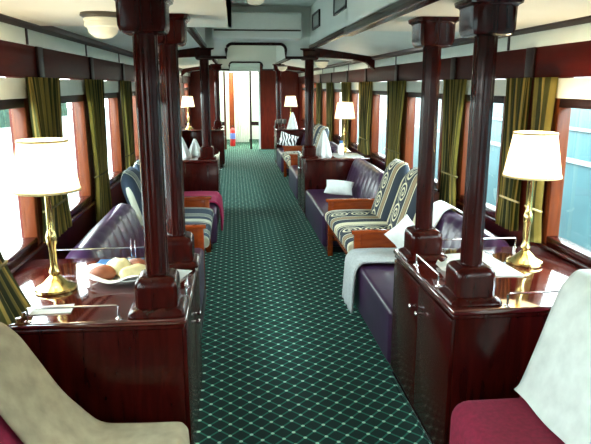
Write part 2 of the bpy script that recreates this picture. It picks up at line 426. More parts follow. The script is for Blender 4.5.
# arched bulkheads across the clerestory, with outboard beams
def arch_pts(yoff=0.0, grow=0.0):
    xa, xb, zb, zt, r = -0.07 - grow, 0.63 + grow, 1.975, 2.13 + grow, 0.07
    pts = [(xa - 0.0, zb)]
    for k in range(7): a = PI - k * PI / 12; pts.append((xa + r + r * math.cos(a), zt - r + r * math.sin(a)))
    for k in range(7): a = PI / 2 - k * PI / 12; pts.append((xb - r + r * math.cos(a), zt - r + r * math.sin(a)))
    pts.append((xb, zb))
    return pts
for i, y in enumerate((7.35, 13.2)):
    ap = arch_pts()
    poly = [(-0.40, 1.975)] + ap + [(0.98, 1.975), (0.98, 2.55), (-0.40, 2.55)]
    m = MB(); bm = m.bm
    # the panel round the arch, as strips from the arch up to the roof
    xs = [(-0.40, 1.975), (-0.0701, 1.975)] + ap[1:-1] + [(0.6301, 1.975), (0.98, 1.975)]
    for (xa, za), (xb, zb) in zip(xs, xs[1:]):
        if xb - xa < 1e-5: continue
        m.prism([(xa, za), (xb, zb), (xb, 2.55), (xa, 2.55)], y, y + 0.05)
    w = m.build('wall_bulkhead' if i == 0 else 'wall_bulkhead_far', 'white_panel'); struct(w)
    path = [(-0.40, y - 0.012, 1.975)] + [(x, y - 0.012, z) for x, z in ap] + [(0.98, y - 0.012, 1.975)]
    struct(MB().tube(path, 0.017, 8).build('trim_8' if i == 0 else 'trim_9', 'trim_dark'))
    b = MB()
    b.prism([(-0.38, 1.985), (XL + 0.28, 1.96), (XL + 0.12, 1.92), (XL, 1.82), (XL, 2.03), (-0.38, 2.14)], y - 0.03, y + 0.06)
    b.prism([(0.98, 1.985), (XR - 0.28, 1.96), (XR - 0.12, 1.92), (XR, 1.82), (XR, 2.03), (0.98, 2.14)], y - 0.03, y + 0.06)
    struct(b.build('trim_10' if i == 0 else 'trim_11', 'mahogany'))

# far partition with the doorway, corridor behind it
m = MB()
D0, D1, DT = -0.42, 0.70, 2.0
m.box(XL, D0, YF, YF + 0.06, 0, 2.6); m.box(D1, XR, YF, YF + 0.06, 0, 2.6); struct(m.build('wall_far', 'partition'))
struct(MB().box(D0, D1, YF, YF + 0.06, DT, 2.6).build('wall_far_lintel', 'white_panel'))
dr = MB().box(D0, D0 + 0.05, YF - 0.02, YF + 0.08, 0, DT, 0.004).box(D1 - 0.05, D1, YF - 0.02, YF + 0.08, 0, DT, 0.004).box(D0, D1, YF - 0.02, YF + 0.08, DT, DT + 0.10, 0.02).build('door_1', 'corridor_white'); struct(dr)
MB().box(0.42, 0.47, YF - 0.01, YF + 0.06, 0, DT, 0.003).build('mullion', 'trim_dark', dr)
MB().box(-0.25, -0.20, YF - 0.01, YF + 0.06, 0, DT, 0.003).build('mullion', 'jamb', dr)
MB().box(0.47, 0.65, YF + 0.0, YF + 0.04, 0.62, 0.72).build('lock_rail', 'trim_dark', dr)
MB().box(-0.37, -0.25, YF + 0.0, YF + 0.04, 0.62, 0.72).build('lock_rail', 'trim_dark', dr)
m = MB(); m.box(-0.62, -0.60, YF + 0.06, 19, 0, 2.4); m.box(0.80, 0.82, YF + 0.06, 19, 0, 2.4); m.box(-0.62, 0.82, 19, 19.05, 0, 2.4)
struct(m.build('wall_corridor', 'corridor_white'))
struct(MB().box(-0.62, 0.82, YF + 0.06, 19, 2.4, 2.43).build('ceiling_corridor', 'ceiling'))
struct(MB().box(-0.12, 0.02, 17.3, 17.36, 0, 2.0).build('wall_corridor_post', 'jamb'))
m = MB().sheet(lambda u, v: (0.04 + 0.38 * u, 17.2 + 0.02 * math.sin(u * 40), 0.08 + 1.9 * v), 60, 4, 0.004, lambda a, b: (a, b))
tag(m.build('door_curtain', 'linen'), 'long white curtain hanging in the far doorway at the end of the aisle', 'curtain')
fx = thing('fire_extinguisher', (-0.04, 16.9, 0.0), 'red fire extinguisher with a blue label standing just beyond the far doorway', 'fire extinguisher')
MB().lathe([(0.005, 0.0), (0.07, 0.0), (0.075, 0.02), (0.075, 0.42), (0.06, 0.47), (0.025, 0.50), (0.025, 0.53), (0.005, 0.53)], -0.04, 16.9, 20).build('cylinder_body', 'ext_red', fx)
MB().lathe([(0.0765, 0.20), (0.0765, 0.36)], -0.04, 16.9, 20, cap=False).build('label_band', 'ext_label', fx)
MB().box(-0.055, -0.025, 16.82, 16.90, 0.53, 0.57, 0.005).build('valve_handle', 'black', fx)
ld = bpy.data.lights.new('corridor_fill', 'POINT'); ld.energy = 110; ld.color = (0.95, 1.0, 0.9); ld.shadow_soft_size = 0.15  # unseen fill light added to brighten the dim far doorway
lo = bpy.data.objects.new('corridor_fill', ld); COL.objects.link(lo); lo.location = (0.25, 16.6, 2.25)

# air conditioner on the bulkhead
ac = thing('air_conditioner', (0.31, 7.33, 2.17), 'long white air conditioner above the first arch across the aisle', 'air conditioner')
MB().box(-0.22, 0.80, 7.10, 7.345, 2.17, 2.46, 0.025, 3).build('housing', 'white_panel', ac)
MB().box(-0.20, 0.78, 7.088, 7.102, 2.255, 2.27).build('slot', 'dark_metal', ac)
MB().box(-0.18, 0.76, 7.085, 7.10, 2.275, 2.44, 0.006).build('front_cover', 'corridor_white', ac)

# ceiling lamps
def ceiling_lamp(x, y, z, r, label):
    t = thing('ceiling_lamp', (x, y, z), label, 'ceiling lamp', 'glass ceiling lamps')
    MB().lathe([(0.01, z), (r * 1.22, z), (r * 1.25, z - 0.012), (r * 1.05, z - 0.022), (0.01, z - 0.022)], x, y, 32).build('rim', 'dark_metal', t)
    MB().lathe([(r * 1.04, z - 0.02), (r * 1.05, z - 0.034), (r * 0.99, z - 0.036), (r * 0.99, z - 0.040), (1.03 * r, z - 0.042), (r * 1.02, z - 0.058), (r * 0.88, z - 0.064), (r * 0.80, z - 0.085), (r * 0.5, z - 0.104), (0.01, z - 0.110)], x, y, 32).build('glass_bowl', 'glow_glass', t)
ceiling_lamp(-0.58, 2.92, 1.975, 0.078, 'cream glass lamp under the cream ceiling at left, beside the near post')
ceiling_lamp(0.24, 6.35, 2.55, 0.10, 'glass lamp on the raised ceiling in front of the air conditioner')
ceiling_lamp(0.24, 9.6, 2.40, 0.10, 'glass lamp seen through the first arch over the aisle')
ceiling_lamp(1.30, 9.0, 2.01, 0.09, 'glass lamp under the low right ceiling beyond the first arch')
ceiling_lamp(0.98, 12.2, 2.035, 0.09, 'small far glass lamp under the low right ceiling beside the second arch')

# ------------------------------------------------------------------ curtains
def curtain(side, y0, y1, zb, label, group, swing=0.0, tie=True, gather=0.62, seed=0):
    s = 1 if side == 'left' else -1
    xi = XL if side == 'left' else XR
    yc, w = (y0 + y1) / 2, y1 - y0
    nf = max(4, int(w / 0.075)); rnd = random.Random(seed); ph = rnd.random() * 6
    ztie = 0.98
    def fn(u, v):
        z = 1.70 + (zb - 1.70) * v
        d = (1.70 - z)
        if tie:
            k = gather + (1 - gather) * min(1, abs(z - ztie) / (0.72 if z > ztie else 0.30)) ** (1.2 if z > ztie else 0.9) * (1 if z > ztie else 0.5)
        else: k = 1 - 0.15 * v
        f = math.sin(u * 2 * PI * nf + ph + 0.6 * math.sin(v * 3 + u * 5))
        y = yc + (u - 0.5) * w * k + 0.012 * math.sin(u * 23 + ph)
        x = xi + s * (0.052 + 0.028 * f * (0.7 + 0.4 * v)) + s * swing * v * v
        return (x, y, z)
    t = thing('curtain', (xi + s * 0.05, yc, zb), label, 'curtain', group)
    MB().sheet(fn, nf * 10, 22, 0.003, lambda a, b: (a * w / 0.55, b)).build('drape', 'curtain', t, sharp=180)
    if tie:
        MB().tube([(xi + s * (0.052 + 0.035 * math.sin(a)) + s * swing * ((1.70 - ztie) / (1.70 - zb)) ** 2, yc + (w * gather * 0.54) * math.cos(a), ztie + 0.012 * math.sin(a)) for a in [2 * PI * k / 24 for k in range(25)]], 0.007, 6).build('tie_rope', 'rope' if side == 'right' and y0 < 3.6 else 'tie_cord', t)
    return t
gl, gr_ = 'striped curtains along the left wall', 'striped curtains along the right wall'
L_C = [(2.10, 2.44), (3.26, 3.86), (4.55, 5.10), (5.92, 6.45), (7.3, 7.8), (8.8, 9.3), (10.2, 10.7), (11.6, 12.1)]
for k, (a, b) in enumerate(L_C):
    zb = 0.80 if k < 2 or k == 4 else 0.52
    if k == 0: lab = 'olive striped curtain whose green tail spreads on the near left worktop, by the beige cover'
    else: lab = '%s full olive striped curtain from the camera along the left wall' % ORD[k - 1]
    curtain('left', a, b, zb, lab, gl, swing=0.20 if k == 0 else 0.0, seed=k)
R_C = [(3.06, 3.26), (3.31, 3.62), (4.30, 4.74), (5.88, 6.52), (7.36, 8.02), (8.72, 9.3), (10.3, 10.85), (11.7, 12.2)]
for k, (a, b) in enumerate(R_C):
    zb = 0.80 if k < 2 or k == 4 else 0.52
    lab = ['gold and olive striped curtain immediately behind the right table lamp, nearest the window glass', 'olive striped curtain left of the right table lamp, beside the near post',
           'olive striped curtain between the two near right posts', 'olive striped curtain above the patterned settee on the right'][k] if k < 4 else '%s olive striped curtain from the camera along the right wall' % ORD[k]
    curtain('right', a, b, zb, lab, gr_, seed=20 + k)

# ------------------------------------------------------------------ cabinets, posts
CT = 0.775
def rail(t, p, q, h=0.055, posts=2):
    p, q = Vector(p), Vector(q)
    up = Vector((0, 0, h))
    r = MB().tube([p, p + up * 0.9, p + up + (q - p).normalized() * 0.006, q + up - (q - p).normalized() * 0.006, q + up * 0.9, q], 0.0045, 8).build('gallery_rail', 'chrome', t)
    for c in (p, q):
        MB().lathe([(0.002, c.z), (0.013, c.z), (0.013, c.z + 0.004), (0.006, c.z + 0.008), (0.002, c.z + 0.008)], c.x, c.y, 12).build('rail_foot', 'chrome', r)
def cabinet(side, y0, y1, label, doors=True):
    s = 1 if side == 'right' else -1
    B = lambda d0, d1: sorted((SX(side, d0), SX(side, d1)))
    wall_d = (XR - AR if side == 'right' else AL - XL) - 0.032
    t = thing('cabinet', (SX(side, 0.4), (y0 + y1) / 2, 0), label, 'cabinet', 'low mahogany cabinets between the seats')
    MB().box(*B(0.020, wall_d), y0 + 0.012, y1 - 0.012, 0.07, CT - 0.032, 0.005).build('body', 'mahogany', t)
    MB().box(*B(0.045, wall_d), y0 + 0.03, y1 - 0.03, 0.0, 0.07).build('plinth', 'trim_dark', t)
    MB().box(*B(0.0, wall_d), y0, y1, CT - 0.026, CT, 0.009, 3).build('worktop', 'mahogany_top', t)
    MB().box(*B(0.008, wall_d), y0 + 0.006, y1 - 0.006, CT - 0.045, CT - 0.026, 0.006, 3).build('edge_moulding', 'mahogany', t)
    MB().box(*B(0.012, 0.024), y0 + 0.02, y1 - 0.02, 0.0, 0.05, 0.002).build('kick_strip', 'chrome', t)
    ym = (y0 + y1) / 2
    for a, b, kn in ((y0 + 0.02, ym - 0.002, ym - 0.05), (ym + 0.002, y1 - 0.02, ym + 0.05)):
        d = MB().box(*B(0.004, 0.022), a, b, 0.085, CT - 0.05, 0.004).build('door', 'mahogany', t)
        kx = SX(side, 0.004)
        prof = [(0.002, 0.0), (0.006, 0.0), (0.005, 0.010), (0.011, 0.018), (0.012, 0.024), (0.008, 0.030), (0.001, 0.031)]
        kb = MB().lathe(prof, 0, 0, 16).rot(Matrix.Translation((kx, kn, 0.60)) @ Matrix.Rotation(-s * PI / 2, 4, 'Y'))
        kb.build('knob', 'chrome', d)
    return t
def post(x, y, zt, label, slim=1.0):
    z = CT + 0.0012
    t = thing('wooden_post', (x, y, z), label, 'post', 'mahogany posts standing on the cabinets')
    MB().square_loft([(0.110, z), (0.112, z + 0.006), (0.107, z + 0.018), (0.092, z + 0.028), (0.083, z + 0.032), (0.083, z + 0.110), (0.081, z + 0.130), (0.072, z + 0.145), (0.055, z + 0.154), (0.045, z + 0.156)], x, y, p=9).build('base_block', 'mahogany', t)
    n = 64; R = 0.044 * slim
    def ring(zz, k=1.0): return [(x + R * k * (1 + 0.035 * math.cos(10 * a)) * math.cos(a), y + R * k * (1 + 0.035 * math.cos(10 * a)) * math.sin(a), zz) for a in [2 * PI * i / n for i in range(n)]]
    sh = MB().rings([ring(z + 0.15), ring(z + 0.5), ring(zt - 0.13)])
    sh.build('shaft', 'mahogany', t, sharp=80)
    MB().square_loft([(h * slim, q) for h, q in [(0.046, zt - 0.135), (0.066, zt - 0.135), (0.079, zt - 0.128), (0.086, zt - 0.108), (0.087, zt - 0.030), (0.091, zt - 0.024), (0.102, zt - 0.018), (0.105, zt - 0.004), (0.105, zt - 0.0015)]], x, y, p=9).build('capital', 'mahogany', t)
    return t
cabR = cabinet('right', 2.20, 3.13, 'near right mahogany cabinet with two doors and chrome knobs, holding a brass lamp')
cabL = cabinet('left', 2.22, 3.13, 'near left mahogany cabinet holding the plate of bread rolls and a brass lamp')
cabR2 = cabinet('right', 7.32, 8.25, 'middle right mahogany cabinet beyond the purple sofa with the white pillow')
cabL2 = cabinet('left', 7.32, 8.25, 'middle left mahogany cabinet beyond the magenta throw')
cabR3 = cabinet('right', 12.35, 13.1, 'farthest right mahogany cabinet, behind the black and white cushion')
cabL3 = cabinet('left', 12.35, 13.1, 'farthest left mahogany cabinet, seen past the left posts')
post(0.978, 2.335, 1.975, 'nearest right post, tall polished mahogany, left of the right table lamp')
post(0.978, 2.98, 1.975, 'second right mahogany post from the camera, at the far aisle corner of its cabinet')
post(-0.318, 2.34, 1.975, 'nearest left mahogany post, right of the bread plate')
post(-0.300, 2.98, 1.975, 'second left mahogany post, partly hidden right behind the nearest left one')
post(0.925, 7.45, 2.085, 'mahogany post on the near aisle corner of the middle right cabinet', 1.2)
post(-0.335, 7.45, 2.085, 'mahogany post on the near aisle corner of the middle left cabinet', 1.2)
post(0.955, 12.95, 2.085, 'farthest right mahogany post, at the second arch', 1.2)
post(-0.335, 12.95, 2.085, 'farthest left mahogany post, at the second arch', 1.2)
rail(cabR, (1.10, 2.225, CT), (1.45, 2.225, CT)); rail(cabR, (0.90, 2.50, CT), (0.90, 2.83, CT)); rail(cabR, (1.10, 3.10, CT), (1.55, 3.10, CT))
rail(cabL, (-0.80, 2.245, CT), (-0.46, 2.245, CT)); rail(cabL, (-0.95, 3.10, CT), (-0.45, 3.10, CT)); rail(cabL, (-0.222, 2.475, CT), (-0.222, 2.60, CT))
for x, z in ((-0.525, 0.875), (-0.545, 0.885)):
    MB().tube([(x, 3.08, CT), (x, 3.08, z)], 0.003, 6).build('rail_rod', 'chrome', cabL)

# ------------------------------------------------------------------ table lamps
def table_lamp(x, y, label, k=1.0):
    z = CT + 0.0012
    t = thing('table_lamp', (x, y, z), label, 'table lamp', 'brass table lamps with cream shades')
    MB().lathe([(0.002, z), (0.088, z), (0.090, z + 0.008), (0.086, z + 0.016), (0.070, z + 0.024), (0.052, z + 0.034), (0.036, z + 0.052), (0.022, z + 0.064), (0.016, z + 0.070), (0.002, z + 0.070)], x, y, 40).build('base', 'brass', t)
    st = [(0.018, z + 0.066), (0.024, z + 0.085), (0.017, z + 0.105), (0.015, z + 0.13), (0.016, z + 0.20), (0.022, z + 0.215), (0.024, z + 0.245), (0.018, z + 0.262), (0.014, z + 0.275), (0.013, z + 0.42), (0.018, z + 0.43), (0.018, z + 0.47), (0.012, z + 0.475), (0.008, z + 0.50), (0.002, z + 0.50)]
    MB().lathe(st, x, y, 24).build('stem', 'brass', t)
    z0, z1 = z + 0.445, z + 0.660
    sh = MB().lathe([(0.138, z0), (0.135, z0 + 0.012), (0.101, z1 - 0.008), (0.102, z1), (0.098, z1), (0.097, z1 - 0.01), (0.131, z0 + 0.01), (0.134, z0), (0.138, z0)], x, y, 48, cap=False).build('lamp_shade', 'shade', t)
    MB().lathe([(0.1375, z0 - 0.001), (0.1397, z0 - 0.001), (0.1390, z0 + 0.008), (0.1355, z0 + 0.008)], x, y, 48, cap=False).build('shade_trim', 'rope', sh)
    MB().lathe([(0.1015, z1 - 0.008), (0.1045, z1 - 0.008), (0.1040, z1 + 0.001), (0.1015, z1 + 0.001)], x, y, 48, cap=False).build('shade_trim', 'rope', sh)
    MB().ball((x, y, z + 0.55), 0.028, 0.028, 0.04, 16).build('bulb', 'glow_glass', t)
    ld = bpy.data.lights.new('lamp_light', 'POINT'); ld.energy = BULB_W; ld.color = (1.0, 0.84, 0.58); ld.shadow_soft_size = 0.03
    lo = bpy.data.objects.new('lamp_light', ld); COL.objects.link(lo); lo.location = (x, y, z + 0.61)
    return t
table_lamp(-0.80, 2.62, 'lit brass table lamp with cream shade on the near left cabinet, by the bread plate')
table_lamp(1.455, 2.80, 'lit brass table lamp with cream shade on the near right cabinet, before the gold curtain')
table_lamp(1.47, 7.98, 'lit table lamp with cream shade on the middle right cabinet, behind the white napkin')
table_lamp(1.19, 12.7, 'small far lit table lamp on the farthest right cabinet')
table_lamp(-0.93, 12.7, 'small far lit table lamp seen between the left posts')

# ------------------------------------------------------------------ bread plate and cloths on the cabinets
px, py = -0.525, 2.735
t = thing('bread_plate', (px, py, CT), 'white oval plate lined with linen, under the bread rolls, near left cabinet', 'plate')
def oval(rx, ry, z, n=48, wav=0.0): return [(px + rx * (1 + wav * math.sin(5 * a)) * math.cos(a), py + ry * (1 + wav * math.sin(5 * a)) * math.sin(a), z + wav * 0.25 * math.sin(5 * a + 1)) for a in [2 * PI * i / n for i in range(n)]]
MB().rings([oval(0.09, 0.075, CT + 0.0012), oval(0.10, 0.085, CT + 0.0012), oval(0.160, 0.130, CT + 0.030), oval(0.157, 0.127, CT + 0.034), oval(0.10, 0.083, CT + 0.008), oval(0.01, 0.01, CT + 0.008)]).build('dish', 'china', t)
MB().rings([oval(0.015, 0.015, CT + 0.013), oval(0.095, 0.08, CT + 0.015), oval(0.165, 0.136, CT + 0.044, wav=0.05), oval(0.180, 0.148, CT + 0.044, wav=0.06), oval(0.164, 0.135, CT + 0.048, wav=0.05), oval(0.095, 0.08, CT + 0.020), oval(0.015, 0.015, CT + 0.018)], cap=True).build('linen_lining', 'linen', t)
rolls = [(-0.085, -0.035, 0.062, 0.048, 0.038, 'crust', 20, 'brown bread roll at the front left of the oval plate'),
         (0.055, 0.045, 0.060, 0.046, 0.042, 'crust', -30, 'brown bread roll at the back right of the oval plate, by the post'),
         (-0.045, 0.060, 0.052, 0.042, 0.040, 'pale_bread', 60, 'pale round roll at the back left of the oval plate'),
         (0.058, -0.038, 0.078, 0.036, 0.036, 'pale_bread', 35, 'long pale roll at the front right of the oval plate'),
         (-0.010, 0.005, 0.050, 0.042, 0.048, 'pale_bread', 0, 'pale roll in the middle of the heap on the oval plate')]
for dx, dy, a, b, c, mt, an, lab in rolls:
    m = MB().ball((0, 0, 0), a, b, c, 20)
    for v in m.bm.verts:
        n_ = 1 + 0.06 * math.sin(v.co.x * 90) * math.cos(v.co.y * 70); v.co *= n_
        if v.co.z < -c * 0.6: v.co.z = -c * 0.6
    m.rot(Matrix.Translation((px + dx, py + dy, CT + 0.021 + c * 0.6 + (0.004 if mt == 'pale_bread' and dx > -0.02 else 0))) @ Matrix.Rotation(math.radians(an), 4, 'Z'))
    tag(m.build('bread_roll', mt, loc=(px + dx, py + dy, CT + 0.02), sharp=180), lab, 'bread roll', 'bread rolls on the oval plate')

def napkin(x, y, z, r, h, label, seed=0, mat='linen'):
    rnd = random.Random(seed); n = 40; ph = rnd.random() * 6
    rings = []
    for k in range(9):
        q = k / 8; rad = r * (1 - q) ** 0.8 + 0.012
        rings.append([(x + rad * (1 + 0.16 * (1 - 0.5 * q) * math.sin(6 * a + ph + q)) * math.cos(a), y + rad * 0.8 * (1 + 0.16 * math.sin(6 * a + ph + q)) * math.sin(a), z + h * q) for a in [2 * PI * i / n for i in range(n)]])
    return tag(MB().rings(rings).build('folded_napkin', mat, loc=(x, y, z), sharp=180), label, 'napkin', 'folded white napkins')
def flat_cloth(name, pts, z, h, mat, label, cat, bump=0.01, seed=0):
    # quad of corner points, gently rumpled
    A, B, C, D = [Vector((*p, z)) for p in pts]
    rnd = random.Random(seed); p1, p2 = rnd.random() * 6, rnd.random() * 6
    def fn(u, v):
        p = (A * (1 - u) + B * u) * (1 - v) + (D * (1 - u) + C * u) * v
        p.z += h + bump * (0.5 + 0.5 * math.sin(u * 7 + p1) * math.sin(v * 6 + p2)) * min(1, 4 * u * (1 - u) * 3) * min(1, 4 * v * (1 - v) * 3)
        return p
    c = (A + B + C + D) / 4
    return tag(MB().sheet(fn, 20, 20, -0.004).build(name, mat, loc=(c.x, c.y, z), sharp=180), label, cat)
flat_cloth('paper_napkin', ((-0.270, 2.66), (-0.215, 2.82), (-0.34, 2.87), (-0.40, 2.70)), CT, 0.008, 'linen', 'white paper napkin with its point showing right of the nearest left post', 'napkin', 0.008)
flat_cloth('blue_tint', ((-0.72, 2.90), (-0.50, 2.90), (-0.48, 3.07), (-0.70, 3.07)), CT, 0.006, 'blue_tint', 'blue sheet in place of a bluish reflection behind the bread plate, near left cabinet', 'cloth', 0.006, 3)  # thin blue sheet put in for a bluish reflection on the worktop
flat_cloth('leaflet', ((-0.82, 2.31), (-0.66, 2.32), (-0.67, 2.42), (-0.82, 2.40)), CT, 0.005, 'linen', 'small white leaflet lying near the front chrome rail of the near left cabinet', 'leaflet', 0.002, 4)
flat_cloth('table_cloth', ((1.10, 2.62), (1.36, 2.58), (1.33, 3.02), (1.06, 2.98)), CT, 0.005, 'linen', 'white cloth and painted sun glare on the near right cabinet, left of the lamp foot', 'cloth', 0.008, 5)  # real cloth, with the worktop's sun glare put into its white shape
flat_cloth('paper_napkin', ((0.985, 2.69), (1.06, 2.56), (1.08, 2.86), (0.99, 2.80)), CT, 0.012, 'linen', 'pointed white napkin between the two near right posts', 'napkin', 0.03, 6)
tp = thing('trinket_pot', (1.085, 2.50, CT), 'tiny gold pot beside the nearest right post', 'pot')
MB().lathe([(0.002, CT + 0.0), (0.016, CT + 0.0), (0.02, CT + 0.02), (0.014, CT + 0.034), (0.016, CT + 0.04), (0.002, CT + 0.05)], 1.085, 2.50, 20).build('pot_body', 'brass', tp)

napkin(1.13, 7.58, CT, 0.09, 0.33, 'tall white folded napkin on the middle right cabinet, next to its post', 1)
napkin(1.20, 12.45, CT, 0.10, 0.34, 'white folded napkin below the farthest right lamp', 2)
napkin(-0.66, 7.60, CT, 0.10, 0.26, 'broad white folded napkin on the middle left cabinet', 3)
napkin(-0.50, 7.75, CT, 0.08, 0.22, 'narrow white folded napkin on the middle left cabinet, nearer the aisle', 4)
flat_cloth('table_cloth', ((1.25, 7.36), (1.62, 7.36), (1.62, 7.86), (1.25, 7.86)), CT, 0.005, 'linen', 'white cloth on the middle right cabinet below the lamp', 'cloth', 0.004, 8)
bt = thing('water_bottle', (1.36, 7.62, CT + 0.012), 'small white bottle with a blue cap on the middle right cabinet', 'bottle')
MB().lathe([(0.002, CT + 0.012), (0.04, CT + 0.012), (0.04, CT + 0.12), (0.018, CT + 0.16), (0.002, CT + 0.16)], 1.36, 7.62, 20).build('bottle_body', 'china', bt)
MB().lathe([(0.002, CT + 0.16), (0.022, CT + 0.16), (0.022, CT + 0.19), (0.002, CT + 0.19)], 1.36, 7.62, 16).build('bottle_cap', 'blue_tint', bt)
bk = thing('fruit_bowl', (1.27, 7.85, CT + 0.012), 'dark round bowl behind the tall napkin on the middle right cabinet', 'bowl')
MB().lathe([(0.002, CT + 0.012), (0.05, CT + 0.012), (0.11, CT + 0.06), (0.115, CT + 0.075), (0.10, CT + 0.065), (0.002, CT + 0.03)], 1.25, 7.85, 24).build('bowl_body', 'leather', bk)
for i, (x, y) in enumerate(((0.92, 12.5), (0.98, 12.62), (1.04, 12.48))):
    g = thing('wine_glass', (x, y, CT), ['wine glass nearest the aisle', 'wine glass in the middle of three', 'wine glass nearest the lamp'][i] + ' on the farthest right cabinet', 'glass', 'glasses on the farthest right cabinet')
    MB().lathe([(0.002, CT), (0.035, CT), (0.006, CT + 0.008), (0.005, CT + 0.09), (0.002, CT + 0.092)], x, y, 16).build('foot', 'dark_metal', g)
    MB().lathe([(0.005, CT + 0.09), (0.035, CT + 0.12), (0.038, CT + 0.17), (0.03, CT + 0.20)], x, y, 16, cap=False).build('bowl', 'dark_metal', g)

# ------------------------------------------------------------------ sofas
def sofa(side, y0, y1, label):
    s = 1 if side == 'right' else -1
    wall_d = (XR - AR if side == 'right' else AL - XL) - 0.105
    dz = 0.06; fd = 0.06 if side == 'left' and y0 < 5 else 0.0
    B = lambda d0, d1: sorted((SX(side, d0), SX(side, d1)))
    t = thing('sofa', (SX(side, 0.4), (y0 + y1) / 2, 0), label, 'sofa', 'purple leather sofas along the car sides')
    MB().box(*B(0.05, 0.76), y0 + 0.03, y1 - 0.03, 0.0, 0.06).build('plinth', 'black', t)
    MB().box(*B(fd, 0.58), y0, y1, 0.06, 0.405, 0.035, 4).build('seat', 'leather', t)
    # tufted, leaning back
    prof = [(0.80, 0.06), (0.60, 0.06), (0.59, 0.30), (0.50, 0.39), (0.495, 0.47), (0.53, 0.66), (0.575, 0.80), (0.605, 0.845), (0.655, 0.855), (0.71, 0.83), (0.78, 0.74), (0.80, 0.70)]
    ny = 64; rings = []
    for i in range(ny + 1):
        q = i / ny; y = y0 + (y1 - y0) * q
        e = min(q, 1 - q) * (y1 - y0)
        top = -0.055 * max(0, 1 - e / 0.14) ** 2
        rib = 0.012 * abs(math.sin(q * PI * 9)) ** 0.6 - 0.006
        ring = []
        for k, (d, z) in enumerate(prof):
            dd = d - (rib if 3 <= k <= 7 else 0); z2 = z + (top if 5 <= k <= 10 else 0)
            ring.append((SX(side, min(dd, wall_d)), y, z2 - dz * max(0, min(1, (z - 0.5) / 0.2))))
        rings.append(ring)
    MB().rings(rings).build('backrest', 'leather', t, sharp=60)
    return t
sofa('right', 3.15, 4.355, 'near right purple leather sofa with the grey white throw on its far end')
sofa('left', 3.15, 4.66, 'near left purple leather sofa just beyond the bread plate')
sofa('right', 5.78, 7.28, 'purple leather sofa with the white pillow, beside the middle right cabinet')
sofa('left', 6.02, 7.28, 'purple leather sofa under the magenta throw on the left')
sofa('right', 8.30, 9.55, 'purple sofa beyond the middle right cabinet, only its front showing')
sofa('right', 11.1, 12.30, 'farthest right purple sofa with the black and white cushion')

